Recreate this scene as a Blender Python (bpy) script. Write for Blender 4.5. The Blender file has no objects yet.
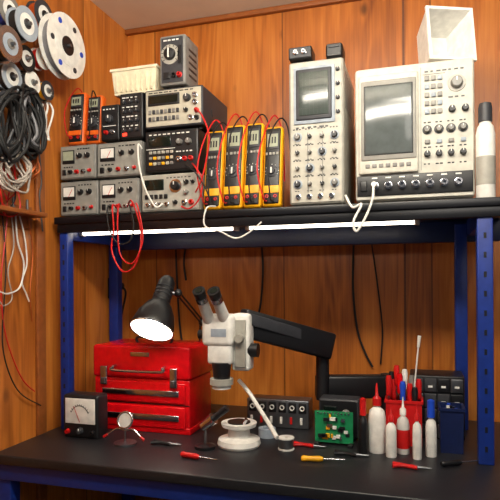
import bpy, bmesh, math, random
from mathutils import Vector, Matrix
random.seed(4)
# ------------------------------------------------------------ camera frame: positions from image pixels cast onto world planes
F=550.0; TH=math.radians(17); CY=-2.3; CZ=1.45; HZ=280
S,C_=math.sin(TH),math.cos(TH)
def P(px,py,y):
    u=(px-250)/F; v=(HZ-py)/F; t=(y-CY)/(C_+u*S)
    return Vector((t*(-S+u*C_), y, CZ+t*v))
def X(px,y): return P(px,0,y).x
def Z(px,py,y): return P(px,py,y).z
def L(px,py,x):
    u=(px-250)/F; v=(HZ-py)/F; t=x/(-S+u*C_)
    return Vector((x, t*(C_+u*S)+CY, CZ+t*v))
WX=-1.72; WY=0.75; CEIL=3.0; ST=1.76; BT=0.73
# ------------------------------------------------------------ materials
def lin(c): 
    c=c/255.0
    return c/12.92 if c<=.04045 else ((c+.055)/1.055)**2.4
def col(r,g,b): return (lin(r),lin(g),lin(b),1)
_m={}
def mat(name,rgb,rough=.5,metal=0,emit=0,var=.12,alpha=None,trans=0,scale=30):
    if name in _m: return _m[name]
    m=bpy.data.materials.new(name); m.use_nodes=True
    nt=m.node_tree; n=nt.nodes; bs=n['Principled BSDF']
    c=col(*rgb)
    tc=n.new('ShaderNodeTexCoord'); nz=n.new('ShaderNodeTexNoise'); nz.inputs['Scale'].default_value=scale
    nz.inputs['Detail'].default_value=4
    nt.links.new(tc.outputs['Object'],nz.inputs['Vector'])
    rp=n.new('ShaderNodeValToRGB')
    rp.color_ramp.elements[0].position=.3; rp.color_ramp.elements[1].position=.7
    rp.color_ramp.elements[0].color=tuple(x*(1-var) for x in c[:3])+(1,)
    rp.color_ramp.elements[1].color=tuple(min(1,x*(1+var)) for x in c[:3])+(1,)
    nt.links.new(nz.outputs['Fac'],rp.inputs['Fac'])
    nt.links.new(rp.outputs['Color'],bs.inputs['Base Color'])
    bs.inputs['Roughness'].default_value=rough; bs.inputs['Metallic'].default_value=metal
    if emit:
        bs.inputs['Emission Color'].default_value=c; bs.inputs['Emission Strength'].default_value=emit
    if trans: bs.inputs['Transmission Weight'].default_value=trans
    _m[name]=m; return m
def wood(name,axis,dark=(122,60,16),mid=(184,104,36),light=(218,142,62),panel=.8,off=0.0):
    m=bpy.data.materials.new(name); m.use_nodes=True
    nt=m.node_tree; n=nt.nodes; lk=nt.links.new; bs=n['Principled BSDF']
    g=n.new('ShaderNodeNewGeometry'); sp=n.new('ShaderNodeSeparateXYZ'); lk(g.outputs['Position'],sp.inputs[0])
    h=sp.outputs[axis]
    def M(op,a,b=None):
        q=n.new('ShaderNodeMath'); q.operation=op
        for i,v in enumerate((a,b)):
            if v is None: continue
            if isinstance(v,(int,float)): q.inputs[i].default_value=v
            else: lk(v,q.inputs[i])
        return q.outputs[0]
    hh=M('ADD',h,10+off); pid=M('FLOOR',M('DIVIDE',hh,panel)); fr=M('FRACT',M('DIVIDE',hh,panel))
    wn=n.new('ShaderNodeTexWhiteNoise'); wn.noise_dimensions='1D'; lk(pid,wn.inputs['W'])
    def vec(sh,sz):
        c=n.new('ShaderNodeCombineXYZ'); lk(M('MULTIPLY',hh,sh),c.inputs[0]); lk(M('MULTIPLY',wn.outputs[0],7),c.inputs[1]); lk(M('MULTIPLY',sp.outputs[2],sz),c.inputs[2]); return c.outputs[0]
    n1=n.new('ShaderNodeTexNoise'); lk(vec(4,.5),n1.inputs['Vector']); n1.inputs['Scale'].default_value=1; n1.inputs['Detail'].default_value=3; n1.inputs['Distortion'].default_value=.6
    rings=M('SINE',M('MULTIPLY',n1.outputs['Fac'],55))
    n2=n.new('ShaderNodeTexNoise'); lk(vec(120,3),n2.inputs['Vector']); n2.inputs['Scale'].default_value=1; n2.inputs['Detail'].default_value=4
    n3=n.new('ShaderNodeTexNoise'); lk(vec(3,1.4),n3.inputs['Vector']); n3.inputs['Scale'].default_value=1.2; n3.inputs['Detail'].default_value=2
    v=M('ADD',M('MULTIPLY',rings,.06),M('ADD',M('MULTIPLY',n2.outputs['Fac'],.3),M('ADD',M('MULTIPLY',n3.outputs['Fac'],.5),M('MULTIPLY',wn.outputs[0],.16))))
    rp=n.new('ShaderNodeValToRGB'); e=rp.color_ramp.elements
    e[0].position=.2; e[0].color=col(*dark); e[1].position=.78; e[1].color=col(*light)
    k=e.new(.47); k.color=col(*mid)
    lk(v,rp.inputs['Fac'])
    vo=n.new('ShaderNodeTexVoronoi'); lk(vec(3.2,1.9),vo.inputs['Vector']); vo.inputs['Scale'].default_value=1
    kn=n.new('ShaderNodeMapRange'); lk(vo.outputs['Distance'],kn.inputs[0]); kn.inputs[1].default_value=.03; kn.inputs[2].default_value=.09; kn.inputs[3].default_value=.35; kn.inputs[4].default_value=1
    gr=M('GREATER_THAN',M('ABSOLUTE',M('SUBTRACT',fr,.5)),.495)
    sh=M('MULTIPLY',kn.outputs[0],M('SUBTRACT',1,M('MULTIPLY',gr,.6)))
    mx=n.new('ShaderNodeVectorMath'); mx.operation='SCALE'; lk(rp.outputs['Color'],mx.inputs[0]); lk(sh,mx.inputs['Scale'])
    lk(mx.outputs[0],bs.inputs['Base Color'])
    bs.inputs['Roughness'].default_value=.38
    bp=n.new('ShaderNodeBump'); bp.inputs['Strength'].default_value=.2; bp.inputs['Distance'].default_value=.01
    lk(M('SUBTRACT',M('MULTIPLY',n2.outputs['Fac'],.15),gr),bp.inputs['Height']); lk(bp.outputs[0],bs.inputs['Normal'])
    return m
BLACK=mat('black_plastic',(20,20,23),.4); DARK=mat('dark_grey_plastic',(48,49,54),.5)
RUBBER=mat('black_rubber',(12,12,14),.65); GREY=mat('grey_paint',(122,120,116),.45); LGREY=mat('light_grey_paint',(160,157,148),.45)
CREAM=mat('cream_panel',(178,172,156),.5); WHITE=mat('white_plastic',(228,226,220),.4); CHROME=mat('chrome',(190,190,195),.2,1)
BIN=mat('cream_plastic',(222,212,184),.45); FPAN=mat('grey_front_panel',(140,138,132),.5)
RED=mat('red_enamel',(206,8,18),.25,.0); DRED=mat('red_plastic',(196,20,20),.4); YEL=mat('yellow_holster',(236,168,14),.45)
ORG=mat('orange_holster',(226,98,20),.5); NAVY=mat('blue_steel',(18,46,128),.4); DNAVY=mat('dark_blue_steel',(12,26,70),.4); SHELF=mat('black_laminate',(14,14,19),.3)
GREEN=mat('green_pcb',(24,130,80),.4); LCD=mat('lcd_glass',(158,164,142),.25); DISP=mat('dark_display',(16,26,22),.15)
SCRN=mat('crt_phosphor',(66,74,70),.15); SCRG=mat('grey_crt_glass',(86,92,92),.12); 
BLUE=mat('blue_plastic',(24,70,190),.4); VFD=mat('led_digits',(90,255,190),.4,emit=1.6); REDL=mat('red_led',(255,60,40),.4,emit=2.0)
TUBE=mat('fluorescent_tube',(255,244,224),.4,emit=6.5,var=.01); BULB=mat('lamp_bulb',(255,246,232),.4,emit=40,var=.01)
COPPER=mat('copper_wire',(186,96,48),.35,.7); BLUSH=mat('blue_grey_panel',(150,160,172),.5); STEEL=mat('brushed_steel',(120,122,126),.35,.9)
BENCH=mat('bench_laminate',(28,29,33),.4,scale=60); LAB=mat('label_ink',(225,225,220),.6); BROWN=mat('timber_trim',(146,80,32),.5)
CLEAR=mat('frosted_plastic',(225,225,220),.3,trans=.3); INNER=mat('lamp_reflector',(245,245,240),.25)
# ------------------------------------------------------------ mesh builder
class B:
    def __init__(s,name): s.name=name; s.bm=bmesh.new(); s.mats=[]; s.M=Matrix.Identity(4)
    def mi(s,m):
        if m not in s.mats: s.mats.append(m)
        return s.mats.index(m)
    def add(s,t,m,M=None,smooth=False):
        i=s.mi(m)
        for f in t.faces:
            f.material_index=i
            if smooth: f.smooth=True
        t.transform(s.M@(M if M else Matrix.Identity(4)))
        me=bpy.data.meshes.new('t'); t.to_mesh(me); t.free(); s.bm.from_mesh(me); bpy.data.meshes.remove(me)
    def box(s,x0,x1,y0,y1,z0,z1,m,bev=0,M=None):
        t=bmesh.new(); bmesh.ops.create_cube(t,size=1)
        dx,dy,dz=abs(x1-x0),abs(y1-y0),abs(z1-z0)
        bmesh.ops.scale(t,vec=(dx,dy,dz),verts=t.verts)
        if bev: bmesh.ops.bevel(t,geom=t.edges[:],offset=min(bev,.45*min(dx,dy,dz)),segments=3,profile=.5,affect='EDGES')
        bmesh.ops.translate(t,vec=((x0+x1)/2,(y0+y1)/2,(z0+z1)/2),verts=t.verts)
        s.add(t,m,M,bool(bev))
    def lathe(s,prof,o,ax,m,seg=28):
        t=bmesh.new(); rings=[]
        for r,h in prof:
            if r<1e-6: rings.append([t.verts.new((0,0,h))])
            else: rings.append([t.verts.new((r*math.cos(2*math.pi*k/seg),r*math.sin(2*math.pi*k/seg),h)) for k in range(seg)])
        for a,b in zip(rings,rings[1:]):
            for k in range(seg):
                k2=(k+1)%seg
                if len(a)==1 and len(b)==1: continue
                if len(a)==1: t.faces.new((a[0],b[k2],b[k]))
                elif len(b)==1: t.faces.new((a[k],a[k2],b[0]))
                else: t.faces.new((a[k],a[k2],b[k2],b[k]))
        bmesh.ops.recalc_face_normals(t,faces=t.faces)
        M=Matrix.Translation(Vector(o))@Vector(ax).normalized().to_track_quat('Z','Y').to_matrix().to_4x4()
        s.add(t,m,M,True)
    def cyl(s,p0,p1,r0,m,r1=None,seg=20):
        p0=Vector(p0);p1=Vector(p1);h=(p1-p0).length; r1=r0 if r1 is None else r1
        s.lathe([(0,0),(r0,0),(r1,h),(0,h)],p0,p1-p0,m,seg)
    def ball(s,c,r,m,seg=20,sc=(1,1,1)):
        t=bmesh.new(); bmesh.ops.create_uvsphere(t,u_segments=seg,v_segments=seg//2+2,radius=r)
        s.add(t,m,Matrix.Translation(Vector(c))@Matrix.Diagonal((*sc,1)),True)
    def tor(s,c,ax,R,r,m,seg=32):
        s.lathe([(R+r*math.cos(a),r*math.sin(a)) for a in [2*math.pi*k/10 for k in range(11)]],c,ax,m,seg)
    def tube(s,pts,r,m,seg=8,sub=8,closed=False):
        p=[Vector(q) for q in pts]; out=[]
        if len(p)>2:
            for i in range(len(p)-1):
                a=p[max(i-1,0)];b=p[i];c=p[i+1];d=p[min(i+2,len(p)-1)]
                for k in range(sub):
                    u=k/sub
                    out.append(.5*((2*b)+(c-a)*u+(2*a-5*b+4*c-d)*u*u+(3*b-a-3*c+d)*u**3))
            out.append(p[-1])
        else: out=p
        t=bmesh.new(); T=(out[1]-out[0]).normalized(); N=T.orthogonal().normalized(); prev=None
        for i,q in enumerate(out):
            T=(out[min(i+1,len(out)-1)]-out[max(i-1,0)]).normalized()
            N=(N-T*N.dot(T)).normalized(); Bn=T.cross(N)
            ring=[t.verts.new(q+r*(math.cos(2*math.pi*k/seg)*N+math.sin(2*math.pi*k/seg)*Bn)) for k in range(seg)]
            if prev:
                for k in range(seg): t.faces.new((prev[k],prev[(k+1)%seg],ring[(k+1)%seg],ring[k]))
            else: t.faces.new(ring[::-1])
            prev=ring
        t.faces.new(prev); bmesh.ops.recalc_face_normals(t,faces=t.faces)
        s.add(t,m,None,True)
    def beam(s,a,b,w,h,m,bev=.008):
        a=Vector(a);b=Vector(b);d=b-a; x=d.normalized(); z=Vector((0,0,1)); y=z.cross(x).normalized(); z=x.cross(y)
        R=Matrix((x,y,z)).transposed().to_4x4()
        s.box(-d.length/2,d.length/2,-w/2,w/2,-h/2,h/2,m,bev,Matrix.Translation((a+b)/2)@R)
    def done(s):
        for e in s.bm.edges:
            if len(e.link_faces)==2 and e.calc_face_angle(0)>.7: e.smooth=False
        xs=[v.co for v in s.bm.verts]
        o=Vector(((min(v.x for v in xs)+max(v.x for v in xs))/2,(min(v.y for v in xs)+max(v.y for v in xs))/2,min(v.z for v in xs)))
        s.bm.transform(Matrix.Translation(-o))
        me=bpy.data.meshes.new(s.name+'_mesh'); s.bm.to_mesh(me); s.bm.free()
        for m in s.mats: me.materials.append(m)
        ob=bpy.data.objects.new(s.name,me); ob.location=o; bpy.context.collection.objects.link(ob); return ob
class Face:
    def __init__(s,b,x0,x1,z0,z1,y): s.b=b;s.x0=x0;s.x1=x1;s.z0=z0;s.z1=z1;s.y=y
    def p(s,u,v): return s.x0+(s.x1-s.x0)*u, s.z1-(s.z1-s.z0)*v
    def rect(s,u0,v0,u1,v1,m,pr=.002,bev=0):
        a,b_=s.p(u0,v0); c,d=s.p(u1,v1); s.b.box(a,c,s.y-pr,s.y+.001,d,b_,m,bev)
    def knob(s,u,v,r,m,d=.02,mark=True,skirt=None):
        x,z=s.p(u,v)
        if skirt: s.b.lathe([(0,0),(r*1.45,0),(r*1.4,.004),(0,.004)],(x,s.y,z),(0,-1,0),skirt,20)
        s.b.lathe([(0,0),(r,0),(r*.86,d*.9),(r*.75,d),(0,d)],(x,s.y,z),(0,-1,0),m,18)
        if mark: s.b.box(x-r*.12,x+r*.12,s.y-d-.001,s.y-d+.001,z+r*.1,z+r*.75,LAB)
    def jack(s,u,v,r,m=CHROME,d=.016):
        x,z=s.p(u,v)
        s.b.lathe([(r*1.3,0),(r*1.3,.003),(r,.004),(r,d),(r*.6,d),(r*.6,.003),(0,.003)],(x,s.y,z),(0,-1,0),m,14)
    def text(s,u0,v,u1,m=LAB,h=.02,n=5):
        w=(u1-u0)/n
        for k in range(n):
            q=random.uniform(.45,.8); s.rect(u0+k*w,v-h/2,u0+k*w+w*q,v+h/2,m,.0012)
def casing(name,x0,x1,z0,z1,y,dep,body,panel,bev=.008,feet=True,border=.012):
    b=B(name); fz=.012 if feet else 0
    b.box(x0,x1,y,y+dep,z0+fz,z1,body,bev)
    b.box(x0+border,x1-border,y-.003,y+.004,z0+fz+border,z1-border,panel)
    if feet:
        for fx in (x0+.03,x1-.03):
            for fy in (y+.04,y+dep-.04): b.lathe([(0,0),(.012,0),(.014,fz+.003),(0,fz+.003)],(fx,fy,z0),(0,0,1),RUBBER,12)
    return b,Face(b,x0+border,x1-border,z0+fz+border,z1-border,y-.003)
# ------------------------------------------------------------ room
def shell(name,x0,x1,y0,y1,z0,z1,m): b=B(name); b.box(x0,x1,y0,y1,z0,z1,m); return b.done()
shell('wall_back',WX-.1,2.4,WY,WY+.1,0,CEIL,wood('plywood_back',0,off=.33))
shell('wall_left',WX-.1,WX,-3.2,WY,0,CEIL,wood('plywood_left',1,dark=(134,68,20),mid=(194,114,44),light=(226,152,72),off=.12))
shell('ceiling',WX-.1,2.4,-3.2,WY+.1,CEIL,CEIL+.1,mat('ceiling_paint',(232,226,212),.8,scale=4,var=.05))
shell('floor',WX-.1,2.4,-3.2,WY+.1,-.1,0,mat('vinyl_floor',(96,92,86),.5,scale=12))
b=B('trim_1'); b.box(WX,WX+.018,-.13,-.07,0,CEIL,BROWN,.004); b.done()
b=B('trim_2'); xx=X(405,WY); b.box(xx-.006,xx+.006,WY-.006,WY,0,CEIL,mat('dark_batten',(110,58,22),.5)); b.done()
b=B('trim_3'); b.box(WX,2.4,WY-.03,WY,CEIL-.03,CEIL,BROWN,.005); b.done()
# ------------------------------------------------------------ workbench
b=B('workbench'); x0=X(58,0); x1=X(520,0)
b.box(WX+.01,x1+.2,-.42,.70,BT-.04,BT,BENCH,.006)
b.box(WX+.03,x1+.15,-.40,-.36,BT-.11,BT-.04,NAVY,.003)
for lx in (WX+.05,x1+.1):
    for ly in (-.36,.64): b.box(lx-.03,lx+.03,ly-.03,ly+.03,0,BT-.04,NAVY,.004)
b.done()
# ------------------------------------------------------------ riser shelf on blue steel posts
b=B('riser_shelf')
b.box(x0,x1,-.03,.58,ST-.035,ST,SHELF,.005)
b.box(x0+.01,x1,-.02,.01,ST-.075,ST-.03,SHELF,.004)
b.box(x0+.01,x1,.50,.545,ST-.135,ST-.035,DNAVY,.004)
PL=X(65,0);PR=X(485,0)
for q,w in ((PL,.045),(PR,.058)):
    b.box(q-w/2,q+w/2,-.01,.04,BT,ST-.035,NAVY,.004)
    b.box(q-w/2+.004,q+w/2-.004,.03,.52,ST-.11,ST-.035,NAVY,.003)
bl=X(114,.5); br=X(461,.5)
for q in (bl,br): b.box(q-.028,q+.028,.49,.545,BT,ST-.05,NAVY,.004)
for q in (PL,PR):
    zz=BT+.05
    while zz<ST-.15: b.box(q-.005,q+.005,-.0115,-.009,zz,zz+.022,BLACK); zz+=.075
b.done()
for a,c in ((80,238),(246,420)):
    b=B('under_shelf_light'); xa=X(a,.1);xb=X(c,.1); b.box(xa,xb,.08,.15,ST-.053,ST-.0355,WHITE,.003)
    b.cyl((xa+.02,.11,ST-.067),(xb-.02,.11,ST-.067),.013,TUBE); b.box(xa,xa+.02,.09,.13,ST-.083,ST-.05,WHITE,.003); b.box(xb-.02,xb,.09,.13,ST-.083,ST-.05,WHITE,.003); b.done()
# ------------------------------------------------------------ instruments
Y0=.03
def psu(px0,px1,z0,pytop,disp=False):
    x0=X(px0,Y0);x1=X(px1,Y0)-.004; z1=Z((px0+px1)/2,pytop,Y0)
    b,f=casing('bench_power_supply',x0,x1,z0,z1,Y0,.3,GREY,FPAN,.006,border=.008)
    f.rect(.05,.1,.42,.55,BLACK,.004,.003); f.rect(.08,.14,.39,.44,LCD if not disp else WHITE,.006)
    if disp:
        x,z=f.p(.235,.45); b.cyl((x,f.y-.0075,z-.0),(x+.02,f.y-.0075,z+.035),.0012,DRED,seg=6)
    else: f.text(.12,.29,.35,BLACK,.14,3)
    f.knob(.58,.3,.013,BLACK,.018); f.knob(.82,.3,.013,BLACK,.018); 
    f.text(.5,.08,.92,BLACK,.04,5); f.text(.08,.66,.4,BLACK,.04,4)
    f.rect(.05,.74,.15,.92,BLACK,.006,.002); f.jack(.3,.82,.008,BLACK); f.jack(.5,.82,.008,DRED); f.jack(.7,.82,.008,CHROME); f.knob(.88,.8,.009,DRED,.014)
    b.done(); return x0,x1,z1
a=psu(61,99,ST,180,True); c=psu(100,140,ST,178,True)
d=psu(61,97,a[2],144); e=psu(98,143,c[2],141,True)
def gen(px0,px1,z0,pytop,style,name):
    x0=X(px0,Y0);x1=X(px1,Y0)-.004; z1=Z((px0+px1)/2,pytop,Y0)
    body={'gen':LGREY,'blk':BLACK,'cnt':DARK}[style]; pan={'gen':LGREY,'blk':BLACK,'cnt':CREAM}[style]
    b,f=casing(name,x0,x1,z0,z1,Y0,.34,body,pan,.008,border=.009)
    if style=='gen':
        f.rect(.04,.1,.4,.42,DISP,.004,.002); f.text(.07,.26,.3,VFD,.1,4)
        for k in range(5): f.rect(.05+k*.09,.55,.11+k*.09,.68,BLACK,.007,.002)
        f.knob(.62,.32,.022,BLACK,.024,skirt=CHROME); 
        for k in range(4): f.jack(.1+k*.12,.85,.008)
        f.knob(.82,.22,.011,BLACK); f.knob(.94,.22,.008,BLACK); f.knob(.82,.52,.011,GREY); f.knob(.62,.8,.01,BLACK); f.jack(.78,.82,.01); f.jack(.91,.82,.01,DRED)
        f.text(.45,.07,.92,BLACK,.03,7)
    elif style=='blk':
        f.rect(.05,.12,.5,.38,DISP,.004,.002); f.text(.09,.25,.44,VFD,.1,5)
        for r in range(3):
            for k in range(6): f.rect(.06+k*.085,.5+r*.15,.12+k*.085,.58+r*.15,[CREAM,GREY,YEL][(r+k)%3] if r else LGREY,.006,.002)
        f.knob(.68,.3,.014,GREY,.02); f.knob(.86,.3,.014,GREY,.02); f.jack(.66,.75,.01); f.jack(.78,.75,.009,DRED); f.jack(.9,.75,.009,DRED)
        f.text(.06,.06,.9,LAB,.03,9); f.text(.6,.55,.94,LAB,.03,5); f.rect(0,.44,.58,.455,LAB)
    else:
        f.rect(.04,.1,.62,.42,BLACK,.005,.003); f.rect(.07,.16,.59,.36,DISP,.007); f.text(.1,.26,.52,VFD,.12,7)
        for r in range(2):
            for k in range(8): f.rect(.05+k*.073,.54+r*.2,.1+k*.073,.66+r*.2,[GREY,DARK][(k+r)%2],.007,.002)
        f.knob(.76,.28,.018,DARK,.02); f.jack(.9,.22,.01); f.jack(.9,.42,.01); f.knob(.74,.62,.01,BLACK); f.jack(.82,.84,.01); f.jack(.93,.66,.009,DRED); f.jack(.93,.86,.009,BLACK)
        f.text(.05,.05,.9,BLACK,.03,9)
    if style!='gen':
        zc=(z0+z1)/2
        b.cyl((x0-.004,Y0+.12,zc),(x0+.01,Y0+.12,zc),.018,DARK); b.cyl((x1-.01,Y0+.12,zc),(x1+.004,Y0+.12,zc),.018,DARK)
    b.done(); return x0,x1,z1
g=gen(142,200,ST,173,'gen','function_generator')
h=gen(146,200,g[2],129,'blk','bench_multimeter')
k=gen(146,205,h[2],87,'cnt','frequency_counter')
def variac():
    x0=X(161,Y0);x1=X(187,Y0);z0=k[2];z1=Z(176,34,Y0)
    b,f=casing('variable_transformer',x0,x1,z0,z1,Y0,.16,GREY,DARK,.01)
    x,z=f.p(.42,.38); b.lathe([(0,0),(.046,0),(.046,.004),(0,.004)],(x,f.y,z),(0,-1,0),LGREY,28)
    for i in range(11):
        an=math.radians(-130+26*i); b.box(-.0015,.0015,-.0055,-.004,.036,.044,BLACK,0,Matrix.Translation((x,f.y,z))@Matrix.Rotation(an,4,'Y'))
    b.lathe([(0,.004),(.028,.004),(.026,.02),(.01,.024),(0,.024)],(x,f.y,z),(0,-1,0),BLACK,24); b.box(x-.003,x+.003,f.y-.027,f.y-.022,z-.02,z+.022,LAB)
    f.rect(.78,.2,.95,.6,BLACK,.004); f.rect(.1,.78,.4,.92,BLACK,.006,.002); f.jack(.6,.85,.01,BLACK); f.jack(.85,.85,.01,DRED); f.text(.1,.06,.9,LAB,.03,4)
    xc=(x0+x1)/2; b.tube([(xc-.04,Y0+.1,z1-.003),(xc-.038,Y0+.1,z1+.022),(xc,Y0+.1,z1+.03),(xc+.038,Y0+.1,z1+.022),(xc+.04,Y0+.1,z1-.003)],.006,BLACK)
    for i in range(5): b.box(x1-.001,x1+.001,Y0+.04,Y0+.13,z0+.06+i*.03,z0+.07+i*.03,BLACK)
    b.done()
variac()
# handheld multimeters
def dmm(px0,px1,pytop,z0,y,hol,tilt=10,name='handheld_multimeter'):
    w=(X(px1,y)-X(px0,y)); xc=(X(px1,y)+X(px0,y))/2; hgt=Z((px0+px1)/2,pytop,y)-z0
    b=B(name); b.M=Matrix.Translation((xc,y,z0+.012))@Matrix.Rotation(math.radians(-tilt),4,'X')
    H=hgt-.006
    b.box(-w/2,w/2,0,.045,0,H,hol,.014)
    b.box(-w/2+.009,w/2-.009,-.006,.03,.012,H-.012,BLACK,.006)
    b.box(-w/2+.015,w/2-.015,-.009,-.004,H*.70,H*.92,DARK,.002); b.box(-w/2+.019,w/2-.019,-.0105,-.006,H*.73,H*.89,LCD)
    for i in range(3): b.box(-w*.2+i*w*.15,-w*.12+i*w*.15,-.0115,-.01,H*.77,H*.85,BLACK)
    for i in range(4): b.box(-w*.34+i*w*.18,-w*.22+i*w*.18,-.01,-.004,H*.63,H*.66,LGREY,.001)
    b.lathe([(0,0),(w*.31,0),(w*.30,.004),(w*.2,.006),(w*.17,.013),(0,.013)],(0,-.006,H*.43),(0,-1,0),DARK,24)
    b.box(-w*.035,w*.035,-.022,-.015,H*.43-w*.16,H*.43+w*.16,LAB,.001)
    for i in range(9):
        an=math.radians(-120+30*i); b.box(-.0012,.0012,-.0075,-.005,w*.33,w*.37,LAB,0,Matrix.Translation((0,0,H*.43))@Matrix.Rotation(an,4,'Y'))
    b.box(-w*.4,w*.4,-.0085,-.005,H*.16,H*.25,hol,.001)
    for i,m in enumerate((DRED,BLACK,DRED)): b.lathe([(.008,0),(.008,.004),(.004,.004),(.004,0)],(-w*.22+i*w*.22,-.006,H*.12),(0,-1,0),m,12)
    b.M=Matrix.Identity(4)
    return b,xc,w,H
Y1=.03
dms=[(203,221,127),(222,242,121),(243,261,119),(262,281,123)]
for i,(p0,p1,pt) in enumerate(dms):
    b,xc,w,H=dmm(p0,p1,pt,ST,Y1,YEL,9)
    for j,m in enumerate((DRED,RUBBER)):
        xj=xc-w*.2+j*w*.35; z=ST+.035
        b.tube([(xj,Y1-.01,z),(xj-.005,Y1-.045,z+.01),(xj-.03+.02*j,Y1-.05,z+.14),(xj-.01,Y1-.02,z+H*.75),(xj+.02,Y1+.06,z+H+.02-.015*j),(xj+.05,Y1+.09,z+H-.06),(xj+.055,Y1+.1,z+.1)],.0033,m)
    b.done()
b,xc,w,H=dmm(68,84,90,d[2],Y0+.02,ORG,6); b.tube([(xc,Y0,d[2]+.04),(xc-.02,Y0-.02,d[2]+.06),(xc-.03,Y0-.015,d[2]+.18),(xc,Y0+.05,d[2]+H+.03),(xc+.02,Y0+.1,d[2]+H-.05)],.003,DRED); b.done()
b,xc,w,H=dmm(86,101,93,max(d[2],e[2]),Y0+.03,ORG,6); b.tube([(xc,Y0,e[2]+.04),(xc+.02,Y0-.02,e[2]+.08),(xc+.01,Y0+.02,e[2]+H+.02),(xc,Y0+.1,e[2]+H-.05)],.003,RUBBER); b.done()
x0=X(102,Y0);x1=X(120,Y0); b,f=casing('component_tester',x0,x1,e[2],Z(110,104,Y0),Y0,.16,BLACK,BLACK,.006,border=.006)
f.text(.1,.1,.9,LAB,.04,4); f.knob(.5,.4,.02,DARK,.015); f.jack(.3,.8,.008,DRED); f.jack(.7,.8,.008,CHROME); f.rect(.1,.6,.9,.62,LAB); b.done()
x0=X(121,Y0);x1=X(144,Y0); z1=Z(133,92,Y0); b,f=casing('decade_resistance_box',x0,x1,e[2],z1,Y0,.2,BLACK,BLACK,.006,border=.006)
for r in range(4):
    f.text(.08,.08+r*.22,.9,LAB,.025,4)
    for q in range(3): f.knob(.2+q*.3,.18+r*.22,.0085,DARK,.012)
f.rect(.1,.9,.3,.97,REDL); b.done()
zB=z1
def bin_(name,xa,xb,y0,y1,z0,z1,m,t=.005,tap=.014):
    b=B(name); bm=bmesh.new()
    def ring(i,z,k): return [bm.verts.new(v) for v in ((xa+k+i,y0+k+i,z),(xb-k-i,y0+k+i,z),(xb-k-i,y1-k-i,z),(xa+k+i,y1-k-i,z))]
    R=[ring(0,z0,tap),ring(0,z1-.012,.004),ring(-.006,z1-.012,.004),ring(-.006,z1,.004),ring(t,z1,.004),ring(t,z0+t,tap)]
    for a_,c_ in zip(R,R[1:]):
        for q in range(4): bm.faces.new((a_[q],a_[(q+1)%4],c_[(q+1)%4],c_[q]))
    bm.faces.new(R[0][::-1]); bm.faces.new(R[-1]); bmesh.ops.recalc_face_normals(bm,faces=bm.faces)
    b.add(bm,m); return b
xa=X(112,Y0);xb=X(158,Y0)
b=bin_('storage_bin',xa,xb,Y0,Y0+.2,zB,Z(135,66,Y0),BIN)
for i in range(8):
    u=xa+.03+i*(xb-xa-.06)/7; b.box(u-.003,u+.003,Y0+.0,Y0+.02,zB+.012,zB+.09,BIN,.001)
b.done()
# CRT oscilloscope
x0=X(290,Y0);x1=X(345,Y0);z1=Z(318,60,Y0)
SC1=mat('scope_panel_grey',(176,172,160),.5)
b,f=casing('analog_oscilloscope',x0,x1,ST,z1,Y0,.4,LGREY,SC1,.012,border=.01)
f.rect(.06,.03,.88,.44,BLUSH,.006,.004); f.rect(.11,.05,.82,.415,DARK,.012,.006); f.rect(.17,.075,.76,.385,SCRN,.0145,.003)
for i in range(1,8): f.rect(.17+i*.0737,.08,.173+i*.0737,.38,DARK,.0150)
for i in range(1,6): f.rect(.17,.075+i*.0517,.76,.0765+i*.0517,DARK,.0150)
for i in range(4): f.knob(.935,.07+i*.1,.009,DARK,.014)
f.text(.1,.465,.8,BLACK,.012,6)
for r in range(4):
    vv=.53+r*.113
    for q in range(4):
        u=.13+q*.245
        big=(r+q)%3==0
        f.knob(u,vv,.014 if big else .009,DARK if (r+q)%2 else GREY,.022,skirt=BLUSH if big else None)
        f.text(u-.09,vv-.055,u+.09,BLACK,.008,3)
        f.text(u-.06,vv+.05,u+.06,BLACK,.006,2)
for q in range(4): f.jack(.14+q*.22,.96,.009)
f.rect(.33,.5,.345,.93,GREY); f.rect(.62,.5,.635,.93,GREY)
for i in range(6): b.box(x1-.001,x1+.001,Y0+.06+i*.04,Y0+.075+i*.04,z1-.2,z1-.04,BLACK)
b.done(); zS=z1
xa=X(290,Y0);xb=X(313,Y0); b,f=casing('adapter_box',xa,xb,zS,Z(300,47,Y0),Y0,.1,BLACK,DARK,.006,border=.006); f.jack(.3,.5,.008); f.jack(.7,.5,.008); b.done()
xa=X(327,Y0);xb=X(344,Y0); b,f=casing('probe_pouch',xa,xb,zS,Z(335,43,Y0),Y0,.1,BLACK,BLACK,.012,border=.008,feet=False); f.rect(.1,.1,.9,.3,DARK,.004,.002); b.done()
# digital oscilloscope
x0=X(356,Y0);x1=X(476,Y0);z1=Z(416,64,Y0)
SC2=mat('scope_case_beige',(202,198,186),.5); SC3=mat('scope_panel_beige',(188,185,174),.5)
b,f=casing('digital_oscilloscope',x0,x1,ST,z1,Y0,.42,SC2,SC3,.016,border=.008)
f.rect(0,.82,1,.975,BLACK,.006,.003)
f.rect(.02,.055,.545,.81,SC2,.016,.008); f.rect(.04,.10,.53,.71,FPAN,.02,.006); f.rect(.065,.135,.505,.675,BLACK,.0205,.004); f.rect(.073,.143,.497,.667,SCRG,.0225,.006)
f.text(.06,.08,.2,BLUE,.02,2); f.text(.24,.08,.5,BLACK,.014,6)
for i in range(7): f.rect(.08+i*.06,.735,.12+i*.06,.765,GREY,.02,.002)
f.rect(.565,.03,.57,.8,GREY)
for r in range(5):
    for q in range(3): f.rect(.60+q*.055,.10+r*.062,.64+q*.055,.135+r*.062,[GREY,FPAN,BLUSH][(r*2+q)%3],.008,.002)
f.text(.60,.065,.95,BLACK,.012,7); f.rect(.585,.085,.775,.088,BLACK)
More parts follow.
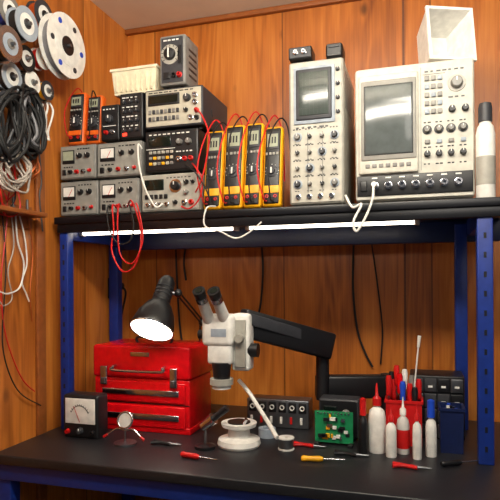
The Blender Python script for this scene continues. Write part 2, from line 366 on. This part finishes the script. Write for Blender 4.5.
f.knob(.87,.17,.024,GREY,.026,skirt=LGREY); f.knob(.83,.36,.014,DARK,.02); f.knob(.94,.36,.014,DARK,.02); f.text(.8,.27,.96,BLACK,.012,3)
for q in range(4):
    f.knob(.62+q*.1,.5,.013,GREY,.022,skirt=DARK); f.rect(.6+q*.1,.575,.645+q*.1,.605,[GREY,BLUSH,GREY,BLUSH][q],.007,.002); f.knob(.62+q*.1,.68,.013,DARK,.022); f.text(.59+q*.1,.445,.66+q*.1,BLACK,.01,2)
    f.text(.59+q*.1,.755,.66+q*.1,BLACK,.01,2); f.text(.59+q*.1,.63,.66+q*.1,BLACK,.01,2)
f.y-=.006
for q in range(7):
    f.jack(.16+q*.12,.90,.0125,CHROME,.024)
    f.rect(.135+q*.12,.835,.185+q*.12,.845,LAB)
f.rect(.03,.86,.09,.94,BLACK,.006,.003)
zc=f.p(0,.9)[1]; xj=f.p(.16,.9)[0]; fy=f.y
b.done(); zD=z1
b=B('probe_cable'); b.cyl((xj,fy-.026,zc),(xj,fy-.05,zc),.011,WHITE)
b.tube([(xj,fy-.045,zc),(xj,fy-.07,zc-.01),P(373,200,-.07),P(366,218,-.08),P(357,232,-.08),P(354,222,-.08),P(362,205,-.07),P(353,208,-.06),P(346,196,-.05)],.005,WHITE)
b.done()
# white tub lying on its side on the scope, mouth turned towards the room
b=bin_('plastic_tub',-.10,.10,-.11,.12,0,.17,WHITE,.006,.03)
b.box(-.05,.05,-.09,-.086,.03,.1,LGREY,.002)
ob=b.done()
ob.rotation_euler=(math.radians(82),0,math.radians(24))
q=P(436,32,Y0+.05); ob.location=(q.x,Y0+.24,zD+.115)
# spray can
y=.01; xc=X(487,y); z1=Z(485,102,y)
b=B('spray_bottle'); H=z1-ST
b.lathe([(0,0),(.034,0),(.036,.006),(.036,H*.66),(.03,H*.74),(.022,H*.77),(.022,H*.8),(0,H*.8)],(xc,y+.02,ST),(0,0,1),WHITE)
b.lathe([(.0365,H*.14),(.0367,H*.15),(.0367,H*.42),(.0365,H*.43)],(xc,y+.02,ST),(0,0,1),LGREY)
b.lathe([(0,H*.79),(.026,H*.79),(.026,H*.93),(.022,H*.98),(0,H)],(xc,y+.02,ST),(0,0,1),DARK); b.done()
# leads hanging over the shelf front
b=B('test_leads')
b.tube([P(117,207,.01),P(113,205,-.05),P(114,228,-.06),P(112,250,-.06),P(122,270,-.06),P(134,266,-.06),P(141,245,-.06),P(140,222,-.06),P(132,200,-.05),P(128,206,.01)],.004,DRED)
b.tube([P(122,207,.01),P(119,204,-.05),P(118,230,-.07),P(121,255,-.07),P(133,262,-.07),P(143,238,-.07),P(138,205,-.06),P(134,205,.01)],.0035,DRED)
b.tube([P(112,207,.01),P(108,206,-.05),P(109,226,-.065),P(118,242,-.065),P(130,240,-.065),P(134,224,-.065),P(130,204,-.05)],.0035,RUBBER)
b.done()
b=B('test_leads'); b.tube([P(193,163,.01),P(197,168,-.03),P(203,180,-.04),P(200,198,-.04),P(190,208,-.04),P(182,206,-.02)],.0035,DRED)
b.tube([P(196,108,.01),P(203,115,-.03),P(210,135,-.05),P(207,160,-.05),P(202,180,-.05),P(196,192,-.02)],.0035,DRED)
b.tube([P(186,165,.01),P(196,172,-.04),P(207,190,-.05),P(212,205,-.05)],.0035,RUBBER); b.done()
b=B('patch_cable'); b.tube([P(143,148,.0),P(139,144,-.02),P(140,165,-.03),P(146,188,-.03),P(156,206,-.02),P(163,203,.01)],.004,WHITE); b.done()
b=B('power_cord')
b.tube([P(216,206,.0),P(207,208,-.05),P(205,225,-.06),P(220,231,-.05),P(236,238,-.04),P(250,232,-.04),P(262,222,-.045)],.0035,WHITE); b.done()
for pts in ([(262,246),(263,270),(261,300),(258,316)],[(354,240),(353,290),(357,330),(364,352),(372,368)],[(186,246),(184,262),(186,280)],[(176,246),(177,280),(180,330),(186,360)]):
    b=B('mains_cable'); b.tube([P(p,q,.73) for p,q in pts],.006,RUBBER); b.done()
b=B('mains_cable'); b.tube([P(372,245,.735),P(378,290,.735),P(382,330,.735),P(380,365,.735)],.004,RUBBER); b.done()
# ------------------------------------------------------------ red tool box
y=.06; x0=X(94,y);x1=X(189,y); zt=Z(140,345,y); dep=.28
b=B('tool_box'); zl=BT+(zt-BT)*.62
b.box(x0,x1,y,y+dep,BT+.012,zl,RED,.008); b.box(x0-.006,x1+.006,y-.008,y+dep+.006,zl,zt,RED,.014)
b.box(x0-.004,x1+.004,y-.004,y+dep,BT,BT+.03,RED,.004)
f=Face(b,x0,x1,BT,zl,y)
for v0,v1 in ((.06,.44),(.5,.9)):
    f.rect(.04,v0,.96,v1,RED,.01,.005); f.rect(.1,(v0+v1)/2-.05,.9,(v0+v1)/2+.06,CHROME,.016,.004)
f.rect(0,.46,1,.475,BLACK,.002)
xm=(x0+x1)/2
for u in (.12,.85):
    xx=x0+(x1-x0)*u; b.box(xx-.018,xx+.018,y-.02,y-.006,zl-.035,zl+.055,CHROME,.004); b.box(xx-.012,xx+.012,y-.028,y-.018,zl-.03,zl+.0,STEEL,.003)
b.tube([(xm-.13,y-.01,zl+.06),(xm-.13,y-.035,zl+.055),(xm-.12,y-.038,zl+.04),(xm+.12,y-.038,zl+.04),(xm+.13,y-.035,zl+.055),(xm+.13,y-.01,zl+.06)],.007,CHROME)
b.box(xm-.05,xm+.05,y-.011,y-.007,zt-.05,zt-.03,CHROME,.002)
b.tube([(xm-.09,y+dep/2,zt-.004),(xm-.085,y+dep/2,zt+.025),(xm+.085,y+dep/2,zt+.025),(xm+.09,y+dep/2,zt-.004)],.007,BLACK)
b.done()
# ------------------------------------------------------------ panel meter
y=-.12; x0=X(62,y);x1=X(97,y);z1=Z(80,394,y)
b=B('analog_panel_meter'); b.box(x0,x1,y,y+.09,BT,z1,BLACK,.012); f=Face(b,x0,x1,BT,z1,y)
f.rect(.08,.08,.92,.66,WHITE,.004,.003)
xc,zc=f.p(.5,.62)
pts=[(xc+.055*math.sin(math.radians(a)),y-.005,zc+.075*math.cos(math.radians(a))) for a in range(-55,56,11)]
b.tube(pts,.0015,BLACK,6,3)
for p_ in pts: b.tube([p_,(p_[0]+(p_[0]-xc)*.12,p_[1],p_[2]+.008)],.001,BLACK,6)
b.tube([(xc,y-.006,zc),(xc-.03,y-.006,zc+.07)],.0012,DRED,6); f.knob(.5,.82,.016,DARK,.016); f.jack(.15,.85,.009,DRED); f.jack(.85,.85,.009,BLACK); b.done()
# ------------------------------------------------------------ desk lamp
y=-.10; b=B('desk_lamp')
rim=P(151,330,y); ax=Vector((.02,.72,1)).normalized()
sc=.098
b.lathe([(sc,0),(sc*1.02,.008),(sc*.98,.03),(sc*.86,.08),(sc*.6,.13),(sc*.42,.15),(sc*.40,.26),(sc*.28,.285),(0,.29)],rim,ax,BLACK,40)
b.lathe([(sc*.99,.002),(sc*.94,.03),(sc*.82,.078),(sc*.55,.125),(0,.14)],rim,ax,INNER,40)
b.tor(rim+ax*.004,ax,sc,.004,CHROME)
b.ball(rim+ax*.03,.04,BULB); b.cyl(rim+ax*.06,rim+ax*.13,.018,WHITE)
for i in range(4): b.tor(rim+ax*(.165+.02*i),ax,sc*.41,.003,DARK)
top=rim+ax*.2
j1=top+Vector((.06,.03,.0)); j2=P(202,322,.36); bs=Vector((X(200,.44),.44,BT))
b.cyl(top,j1,.010,STEEL); b.ball(j1,.02,BLACK)
for o in (-.012,.012): b.tube([j1+Vector((0,0,o)),j2+Vector((0,0,o))],.005,BLACK)
b.ball(j2,.02,BLACK)
for o in (-.012,.012): b.tube([j2+Vector((o,0,0)),bs+Vector((o,0,.05))],.005,BLACK)
b.cyl(bs,bs+Vector((0,0,.02)),.08,BLACK); b.cyl(bs,bs+Vector((0,0,.07)),.022,BLACK)
b.done()
y=-.14; b=B('soldering_magnifier'); xc=X(124,y); b.lathe([(0,0),(.05,0),(.05,.008),(.01,.014),(0,.014)],(xc,y,BT),(0,0,1),STEEL)
b.cyl((xc,y,BT+.01),(xc,y,BT+.07),.005,CHROME); b.tor((xc,y,BT+.105),(0,-1,.3),.035,.005,CHROME); b.lathe([(0,.003),(.033,0),(0,-.003)],(xc,y,BT+.105),(0,-1,.3),CLEAR)
for s_ in (-1,1): b.tube([(xc,y,BT+.06),(xc+s_*.04,y,BT+.065),(xc+s_*.08,y-.01,BT+.04)],.004,CHROME); b.cyl((xc+s_*.08,y-.01,BT+.04),(xc+s_*.1,y-.012,BT+.028),.006,DRED)
b.done()
# ------------------------------------------------------------ stereo microscope on boom arm
y=-.08; b=B('stereo_microscope')
def Q(a,c,yy=y): return P(a,c,yy)
b.box(Q(203,0).x,Q(234,0).x,y-.03,y+.07,Q(219,346).z,Q(219,314).z,WHITE,.022)
b.box(Q(208,0).x,Q(232,0).x,y-.02,y+.06,Q(219,364).z,Q(219,342).z,WHITE,.014)
b.box(Q(213,0).x,Q(228,0).x,y-.032,y-.028,Q(219,336).z,Q(219,328).z,BLUSH,.001)
for e0,e1 in (((209,320),(202,300)),((224,318),(217,300))):
    A=Q(*e0,y-.01); D=Q(*e1,y-.085); dv=(D-A).normalized()
    b.cyl(A,D,.026,WHITE,.022); b.cyl(D-dv*.005,D+dv*.02,.0255,CHROME); b.cyl(D+dv*.018,D+dv*.055,.024,BLACK,.027); b.cyl(D+dv*.0545,D+dv*.057,.016,DISP)
b.cyl(Q(221,362),Q(221,378),.042,BLACK,.036); b.cyl(Q(221,378),Q(221,384),.05,LGREY); b.cyl(Q(221,384),Q(221,388),.04,WHITE)
b.box(Q(232,0,y+.04).x,Q(250,0,y+.04).x,y+.02,y+.10,Q(240,372).z,Q(240,314).z,WHITE,.014)
b.box(Q(236,0,y+.04).x,Q(247,0,y+.04).x,y+.01,y+.03,Q(240,368).z,Q(240,320).z,LGREY,.004)
k0=Q(250,350,y+.05); b.cyl(k0-Vector((.005,0,0)),k0+Vector((.035,0,0)),.03,BLACK); 
k0=Q(204,334,y+.01); b.cyl(k0,k0-Vector((.025,0,0)),.02,BLACK)
k0=Q(240,338,y+.01); b.cyl(k0,k0-Vector((0,.03,0)),.018,LGREY)
b.beam(Q(240,322,.0),Q(330,347,.32),.07,.125,BLACK,.012)
b.beam(Q(246,318,-.03),Q(325,342,.28),.015,.05,DARK,.004)
jx=Q(322,350,.32); b.cyl(Vector((jx.x,.32,Q(322,400,.32).z)),Vector((jx.x,.32,Q(322,352,.32).z)),.032,BLACK)
b.beam(Q(315,387,.33),Q(386,387,.45),.07,.11,BLACK,.012)
p_=Q(386,387,.45); b.cyl((p_.x,.45,BT),(p_.x,.45,p_.z+.06),.03,BLACK); b.box(p_.x-.06,p_.x+.06,.38,.52,BT,BT+.02,BLACK,.006)
b.done()
y=-.02; xc=X(238,y); b=B('specimen_stage')
b.lathe([(0,0),(.09,0),(.095,.01),(.09,.03),(.05,.04),(.045,.075),(.075,.085),(.078,.1),(0,.1)],(xc,y,BT),(0,0,1),WHITE,36)
b.lathe([(0,.1),(.05,.1),(.05,.104),(0,.104)],(xc,y,BT),(0,0,1),BLACK,30); b.cyl((xc+.03,y-.03,BT+.1),(xc+.045,y-.035,BT+.125),.008,CHROME); b.done()
b=B('air_hose'); b.tube([P(238,380,.05),P(248,392,.02),P(258,408,-.03),P(268,424,-.1),P(276,438,-.16)],.009,WHITE); b.done()
b=B('soldering_iron')
sx=X(204,-.1); b.lathe([(0,0),(.045,0),(.045,.012),(.02,.02),(0,.02)],(sx,-.1,BT),(0,0,1),BLACK)
b.tube([(sx,-.1,BT+.015),(sx,-.1,BT+.09)],.006,STEEL); b.cyl((sx-.01,-.1,BT+.09),(sx+.04,-.1,BT+.13),.02,CHROME,.026); b.cyl((sx+.035,-.1,BT+.126),(sx+.1,-.1,BT+.178),.013,BLACK,.016); b.done()
# power strip rack at back
y=.3; xa=X(246,y);xb=X(308,y)
b=B('power_strip_rack'); zt=Z(280,400,y); b.box(xa,xb,y,y+.1,BT,zt,STEEL,.006); f=Face(b,xa,xb,BT,zt,y)
for i in range(6):
    f.rect(.04+i*.16,.08,.16+i*.16,.45,BLACK,.006,.003); f.rect(.06+i*.16,.6,.1+i*.16,.85,[WHITE,DRED,WHITE][i%3],.006,.002)
    xq,zq=f.p(.1+i*.16,.26); b.lathe([(.012,0),(.012,.008),(.008,.008),(.008,0)],(xq,y-.006,zq),(0,-1,0),WHITE,16)
b.done()
# soldering station
y=.16; xa=X(318,y);xb=X(358,y); zt=Z(340,400,y)
b,f=casing('soldering_station',xa,xb,BT,zt,y,.1,DARK,BLACK,.01,border=.008); f.rect(.08,.15,.45,.5,DISP,.004,.002); f.text(.14,.33,.4,REDL,.15,3); f.knob(.7,.35,.02,GREY,.02); f.rect(.08,.65,.2,.85,DRED,.006,.002); f.jack(.7,.8,.01); b.done()
y=.09; xa=X(314,y);xb=X(352,y); b=B('circuit_board'); zt=Z(333,412,y); b.box(xa,xb,y,y+.004,BT+.01,zt,GREEN); f=Face(b,xa,xb,BT+.01,zt,y)
for i in range(22):
    u=random.uniform(.05,.85);v=random.uniform(.08,.8); f.rect(u,v,u+random.choice([.05,.1,.15]),v+.1,random.choice([BLACK,CHROME,WHITE,BLACK,YEL]),random.choice([.004,.008,.012]))
for i in range(10): f.jack(.08+i*.09,.06,.003,CHROME,.01)
for q in (xa+.01,xb-.01): b.box(q-.01,q+.01,y-.03,y+.03,BT,BT+.014,BLACK,.003)
b.done()
def bottle(name,pxc,pyt,y,r,m,cap,tip=True,label=None):
    xc=X(pxc,y);H=Z(pxc,pyt,y)-BT; b=B(name)
    b.lathe([(0,0),(r*.95,0),(r,.005),(r,H*.5),(r*.85,H*.6),(r*.35,H*.66),(r*.35,H*.7),(0,H*.7)],(xc,y,BT),(0,0,1),m)
    if tip: b.lathe([(0,H*.68),(r*.5,H*.68),(r*.5,H*.78),(r*.2,H*.82),(r*.08,H),(0,H)],(xc,y,BT),(0,0,1),cap)
    else: b.lathe([(0,H*.68),(r*.7,H*.68),(r*.66,H*.97),(0,H)],(xc,y,BT),(0,0,1),cap)
    if label: b.lathe([(r*1.005,H*.1),(r*1.01,H*.11),(r*1.01,H*.42),(r*1.005,H*.43)],(xc,y,BT),(0,0,1),label)
    b.done()
bottle('squeeze_bottle',376,384,.05,.036,WHITE,DRED)
bottle('flux_bottle',390,406,.0,.022,WHITE,DRED,True)
bottle('glue_bottle',402,398,.06,.026,CLEAR,WHITE,True,DRED)
bottle('cleaner_bottle',430,400,.05,.022,WHITE,BLUE,False)
bottle('oil_bottle',416,404,.0,.018,WHITE,DRED,True)
bottle('contact_cleaner_can',362,398,.02,.02,BLACK,DRED,False)
y=.16; xa=X(384,y);xb=X(422,y); zt=Z(404,402,y)
b=bin_('tool_caddy',xa,xb,y,y+.12,BT,zt,DRED,.004,.004)
for i,(pp,pt,m,dy) in enumerate([(388,376,DRED,.03),(393,380,DRED,.07),(399,374,RED,.04),(404,370,WHITE,.08),(409,384,DRED,.05),(414,388,BLACK,.03),(418,380,DRED,.07),(391,372,BLACK,.09),(402,382,BLUE,.03),(411,376,GREY,.08),(396,366,DRED,.06)]):
    xq=X(pp,y+dy); zz=Z(pp,pt,y+dy); b.cyl((xq,y+dy,BT+.02),(xq,y+dy,zz-.09),.004,CHROME)
    b.lathe([(0,0),(.008,0),(.013,.01),(.011,.03),(.014,.07),(.01,.088),(0,.09)],(xq,y+dy,zz-.09),(0,0,1),m,14)
a0=P(412,404,y+.05); a1=P(419,337,y+.03); b.tube([a0,a1],.0035,WHITE); b.cyl(a1-(a1-a0).normalized()*.05,a1,.006,WHITE,.008)
b.done()
y=.3; xa=X(409,y);xb=X(464,y); zt=Z(430,377,y)
b=B('parts_cabinet'); b.box(xa,xb,y,y+.18,BT,zt,BLACK,.006); f=Face(b,xa,xb,BT,zt,y)
for r in range(4):
    for q in range(4):
        f.rect(.03+q*.24,.04+r*.24,.25+q*.24,.25+r*.24,[DARK,STEEL,BLACK,DARK][(q*3+r)%4],.008,.003); f.rect(.1+q*.24,.15+r*.24,.18+q*.24,.18+r*.24,LAB,.012)
b.done()
y=.1; xa=X(438,y);xb=X(464,y); b=bin_('parts_bin',xa,xb,y,y+.12,BT,Z(450,410,y),DNAVY,.004,.006)
for i in range(14):
    p_=Vector((random.uniform(xa+.02,xb-.02),y+random.uniform(.03,.09),BT+.01)); hh=.13+.07*random.random(); b.cyl(p_,p_+Vector((random.uniform(-.01,.01),0,hh)),.007,random.choice([DRED,BLACK,WHITE,DARK,BLACK,BLUE]))
b.done()
for pp,m,yy in ((303,DRED,.02),(345,BLACK,-.05),(160,RUBBER,-.12),(405,DRED,-.14)):
    b=B('pliers'); a0=P(pp,440,yy); zc=BT+.0085
    b.tube([(a0.x-.05,yy,zc),(a0.x-.01,yy+.015,zc),(a0.x+.04,yy,zc)],.007,m); b.tube([(a0.x-.05,yy+.035,zc),(a0.x-.01,yy+.02,zc),(a0.x+.04,yy+.012,zc)],.007,m)
    b.cyl((a0.x+.03,yy+.006,zc),(a0.x+.09,yy+.008,zc),.008,STEEL,.003); b.done()
for pp,m,yy,an in ((300,YEL,-.16,10),(180,DRED,-.24,-10),(440,BLACK,-.08,30)):
    b=B('screwdriver'); xx=X(pp,yy); dv=Vector((math.cos(math.radians(an)),math.sin(math.radians(an)),0)); o=Vector((xx,yy,BT+.013))
    b.lathe([(0,0),(.008,0),(.012,.008),(.010,.03),(.012,.07),(.008,.085),(0,.088)],o,dv,m,14); b.cyl(o+dv*.085,o+dv*.17,.003,CHROME); b.done()
y=-.02; b=B('solder_reel'); xc=X(285,y); b.lathe([(0,0),(.035,0),(.035,.005),(.02,.006),(.02,.045),(.035,.046),(.035,.051),(.008,.051),(.008,0)],(xc,y,BT),(0,0,1),WHITE); b.lathe([(.02,.006),(.031,.007),(.031,.044),(.02,.045)],(xc,y,BT),(0,0,1),STEEL); b.done()
b=B('tape_roll'); xc=X(266,.14); b.lathe([(.02,0),(.04,0),(.04,.04),(.02,.04),(.02,0)],(xc,.14,BT),(0,0,1),BLUSH); b.done()
# ------------------------------------------------------------ left wall cable storage
def reel(px,py,R,x,flange,wire,w=.05,hub=None,name='wire_spool'):
    c=L(px,py,x); b=B(name); r=R*.35
    b.lathe([(R*.12,0),(R,0),(R,.004),(r,.005),(r,w-.005),(R,w-.004),(R,w),(R*.12,w),(R*.12,0)],c,(1,0,0),flange,36)
    b.lathe([(r,.005),(R*.85,.006),(R*.85,w-.006),(r,w-.005)],c,(1,0,0),wire,36)
    b.lathe([(0,w),(R*.3,w),(R*.3,w+.004),(0,w+.004)],c,(1,0,0),hub or BLACK,24)
    b.lathe([(R*.3,w),(R*.62,w),(R*.62,w+.0015),(R*.3,w+.0015)],c,(1,0,0),LAB if flange is not CHROME else BLUSH,28)
    if R>.1:
        for i in range(6):
            a_=i*math.pi/3; b.lathe([(0,0),(R*.09,0),(R*.09,.002),(0,.002)],c+Vector((w,math.cos(a_)*R*.76,math.sin(a_)*R*.76)),(1,0,0),[BLUE,DARK][i%2],14)
    b.cyl((WX,c.y,c.z),(c.x+w+.02,c.y,c.z),.008,STEEL)
    b.done()
GC=mat('grey_cable',(120,120,125),.5)
reel(60,46,.145,-1.60,WHITE,GC,.05,BLACK,'cable_reel')
reel(37,15,.065,-1.67,DARK,COPPER); reel(19,24,.07,-1.60,BLUSH,RUBBER,.05,DARK); reel(2,10,.065,-1.67,GREY,BLUE)
reel(38,58,.05,-1.67,WHITE,DRED,.04,YEL); reel(2,44,.07,-1.60,CHROME,RUBBER,.05,GREY); reel(21,58,.055,-1.66,BLACK,COPPER,.04,CHROME)
reel(6,76,.06,-1.66,BLUSH,RUBBER,.04,BLACK); reel(27,82,.05,-1.67,WHITE,DARK,.04,GREY); reel(43,90,.045,-1.68,DARK,YEL,.035,GREY)
GW=mat('grey_wire',(170,160,150),.5)
def coil(name,px,py,ry,rz,n,r,m,x=-1.62,hook=True,m2=None):
    c=L(px,py,x); b=B(name)
    for i in range(n):
        oy=random.uniform(-.3,.3)*ry; oz=random.uniform(-.18,.15)*rz; xx=x+random.uniform(-.03,.03); a_=random.uniform(.7,1.15); ph=random.uniform(-.5,.5); tl=random.uniform(-.25,.25)
        pts=[(xx+.012*math.sin(3*t_+i),c.y+oy+ry*a_*math.cos(t_+ph)+tl*rz*math.sin(t_)*.5,c.z+oz+rz*a_*math.sin(t_)) for t_ in [2*math.pi*k_/12 for k_ in range(13)]]
        b.tube(pts,r,m2 if (m2 and i%4==3) else m,6,4)
    if hook: b.tube([(WX,c.y,c.z+rz*1.02),(x,c.y,c.z+rz*.98),(x+.05,c.y,c.z+rz*1.05)],.006,STEEL)
    b.done()
coil('cable_coil',8,124,.075,.13,16,.007,RUBBER,m2=DARK); coil('cable_coil',28,122,.075,.13,15,.007,RUBBER,-1.63,m2=GC)
coil('cable_coil',46,122,.03,.12,4,.005,WHITE,-1.68); coil('cable_coil',14,168,.085,.08,9,.005,GW,-1.64); coil('cable_coil',28,162,.05,.06,5,.004,COPPER,-1.66)
coil('cable_coil',6,184,.06,.11,5,.003,DRED,-1.68,m2=RUBBER)
b=B('wall_ledge'); a0=L(0,206,WX); a1=L(30,206,WX); 
b.box(WX,WX+.1,a0.y-.5,a1.y,a1.z-.05,a1.z-.03,BROWN,.003); b.box(WX,WX+.015,a0.y-.5,a1.y,a1.z-.1,a1.z,BROWN,.003)
for i in range(5): b.cyl((WX+.02,a1.y-.04-i*.09,a1.z-.03),(WX+.02,a1.y-.04-i*.09,a1.z+.03),.006,STEEL)
b.done()
def hang(name,pts,r,m,x=-1.70):
    b=B(name); b.tube([L(p_,q_,x) for p_,q_ in pts],r,m,6); b.done()
hang('hanging_wire',[(16,214),(18,240),(24,262),(20,285),(8,292),(0,290)],.004,WHITE)
hang('hanging_wire',[(20,214),(25,236),(27,262),(22,280),(26,292),(29,300)],.0035,WHITE)
hang('hanging_wire',[(12,214),(14,245),(8,270),(12,296),(4,304),(0,300)],.003,GW)
hang('hanging_wire',[(8,214),(4,250),(1,280),(3,320),(10,350),(22,378),(34,390)],.003,DRED)
hang('hanging_wire',[(3,214),(6,260),(4,300),(2,340),(8,370),(20,392),(40,404)],.003,RUBBER)
hang('hanging_wire',[(28,212),(33,250),(30,290),(32,320)],.003,COPPER)
hang('hanging_wire',[(40,150),(42,180),(40,196),(43,230)],.004,DARK)
b=B('wall_socket'); c=L(112,287,WX)
b.box(WX,WX+.03,c.y-.05,c.y+.05,c.z-.06,c.z+.06,BLACK,.006); b.cyl((WX+.02,c.y,c.z+.01),(WX+.07,c.y,c.z+.01),.02,BLACK); b.tube([(WX+.06,c.y,c.z+.01),(WX+.09,c.y,c.z-.03),(WX+.05,c.y+.02,c.z-.16),(WX+.02,c.y+.04,c.z-.3)],.006,RUBBER); b.done()
# ------------------------------------------------------------ lighting
def area(name,loc,target,size,power,c):
    l=bpy.data.lights.new(name,'AREA'); l.shape='RECTANGLE'; l.size=size[0]; l.size_y=size[1]; l.energy=power; l.color=c
    o=bpy.data.objects.new(name,l); o.location=loc; o.rotation_euler=(Vector(target)-Vector(loc)).to_track_quat('-Z','Y').to_euler(); bpy.context.collection.objects.link(o)
b=B('ceiling_light_fixture'); b.box(-1.1,.5,-1.45,-1.2,CEIL-.3,CEIL-.25,WHITE,.008); b.box(-1.07,.47,-1.42,-1.23,CEIL-.306,CEIL-.3,mat('diffuser',(250,245,235),.4,emit=3,var=.01))
for q in (-.9,.3): b.cyl((q,-1.32,CEIL-.25),(q,-1.32,CEIL),.006,STEEL)
b.done()
area('ceiling_light',(-.3,-1.32,CEIL-.33),(-.55,.3,1.85),(1.5,.25),60,(1,.92,.78))
area('ceiling_bounce_fill',(-.3,-1.32,CEIL-.23),(-.3,-.6,4),(1.5,.25),30,(1,.94,.84))  # added upward fill standing in for bounce, brightens the ceiling; no such lamp
area('room_light',(.9,-2.6,2.6),(-.3,.4,1.4),(1,.8),12,(1,.93,.84))
w=bpy.data.worlds.new('world'); bpy.context.scene.world=w; w.use_nodes=True
w.node_tree.nodes['Background'].inputs[0].default_value=(.85,.9,1,1); w.node_tree.nodes['Background'].inputs[1].default_value=.1
# ------------------------------------------------------------ camera
cd=bpy.data.cameras.new('camera'); cam=bpy.data.objects.new('camera',cd); bpy.context.collection.objects.link(cam)
cam.location=(0,CY,CZ)
cam.rotation_euler=(Matrix.Rotation(TH,3,'Z')@Matrix.Rotation(math.pi/2,3,'X')@Matrix.Rotation(math.radians(-.4),3,'Z')).to_euler()
cd.sensor_width=36; cd.lens=36*F/500; cd.shift_y=(HZ-250)/500
bpy.context.scene.camera=cam
try: bpy.context.scene.view_settings.view_transform='Standard'
except Exception: pass
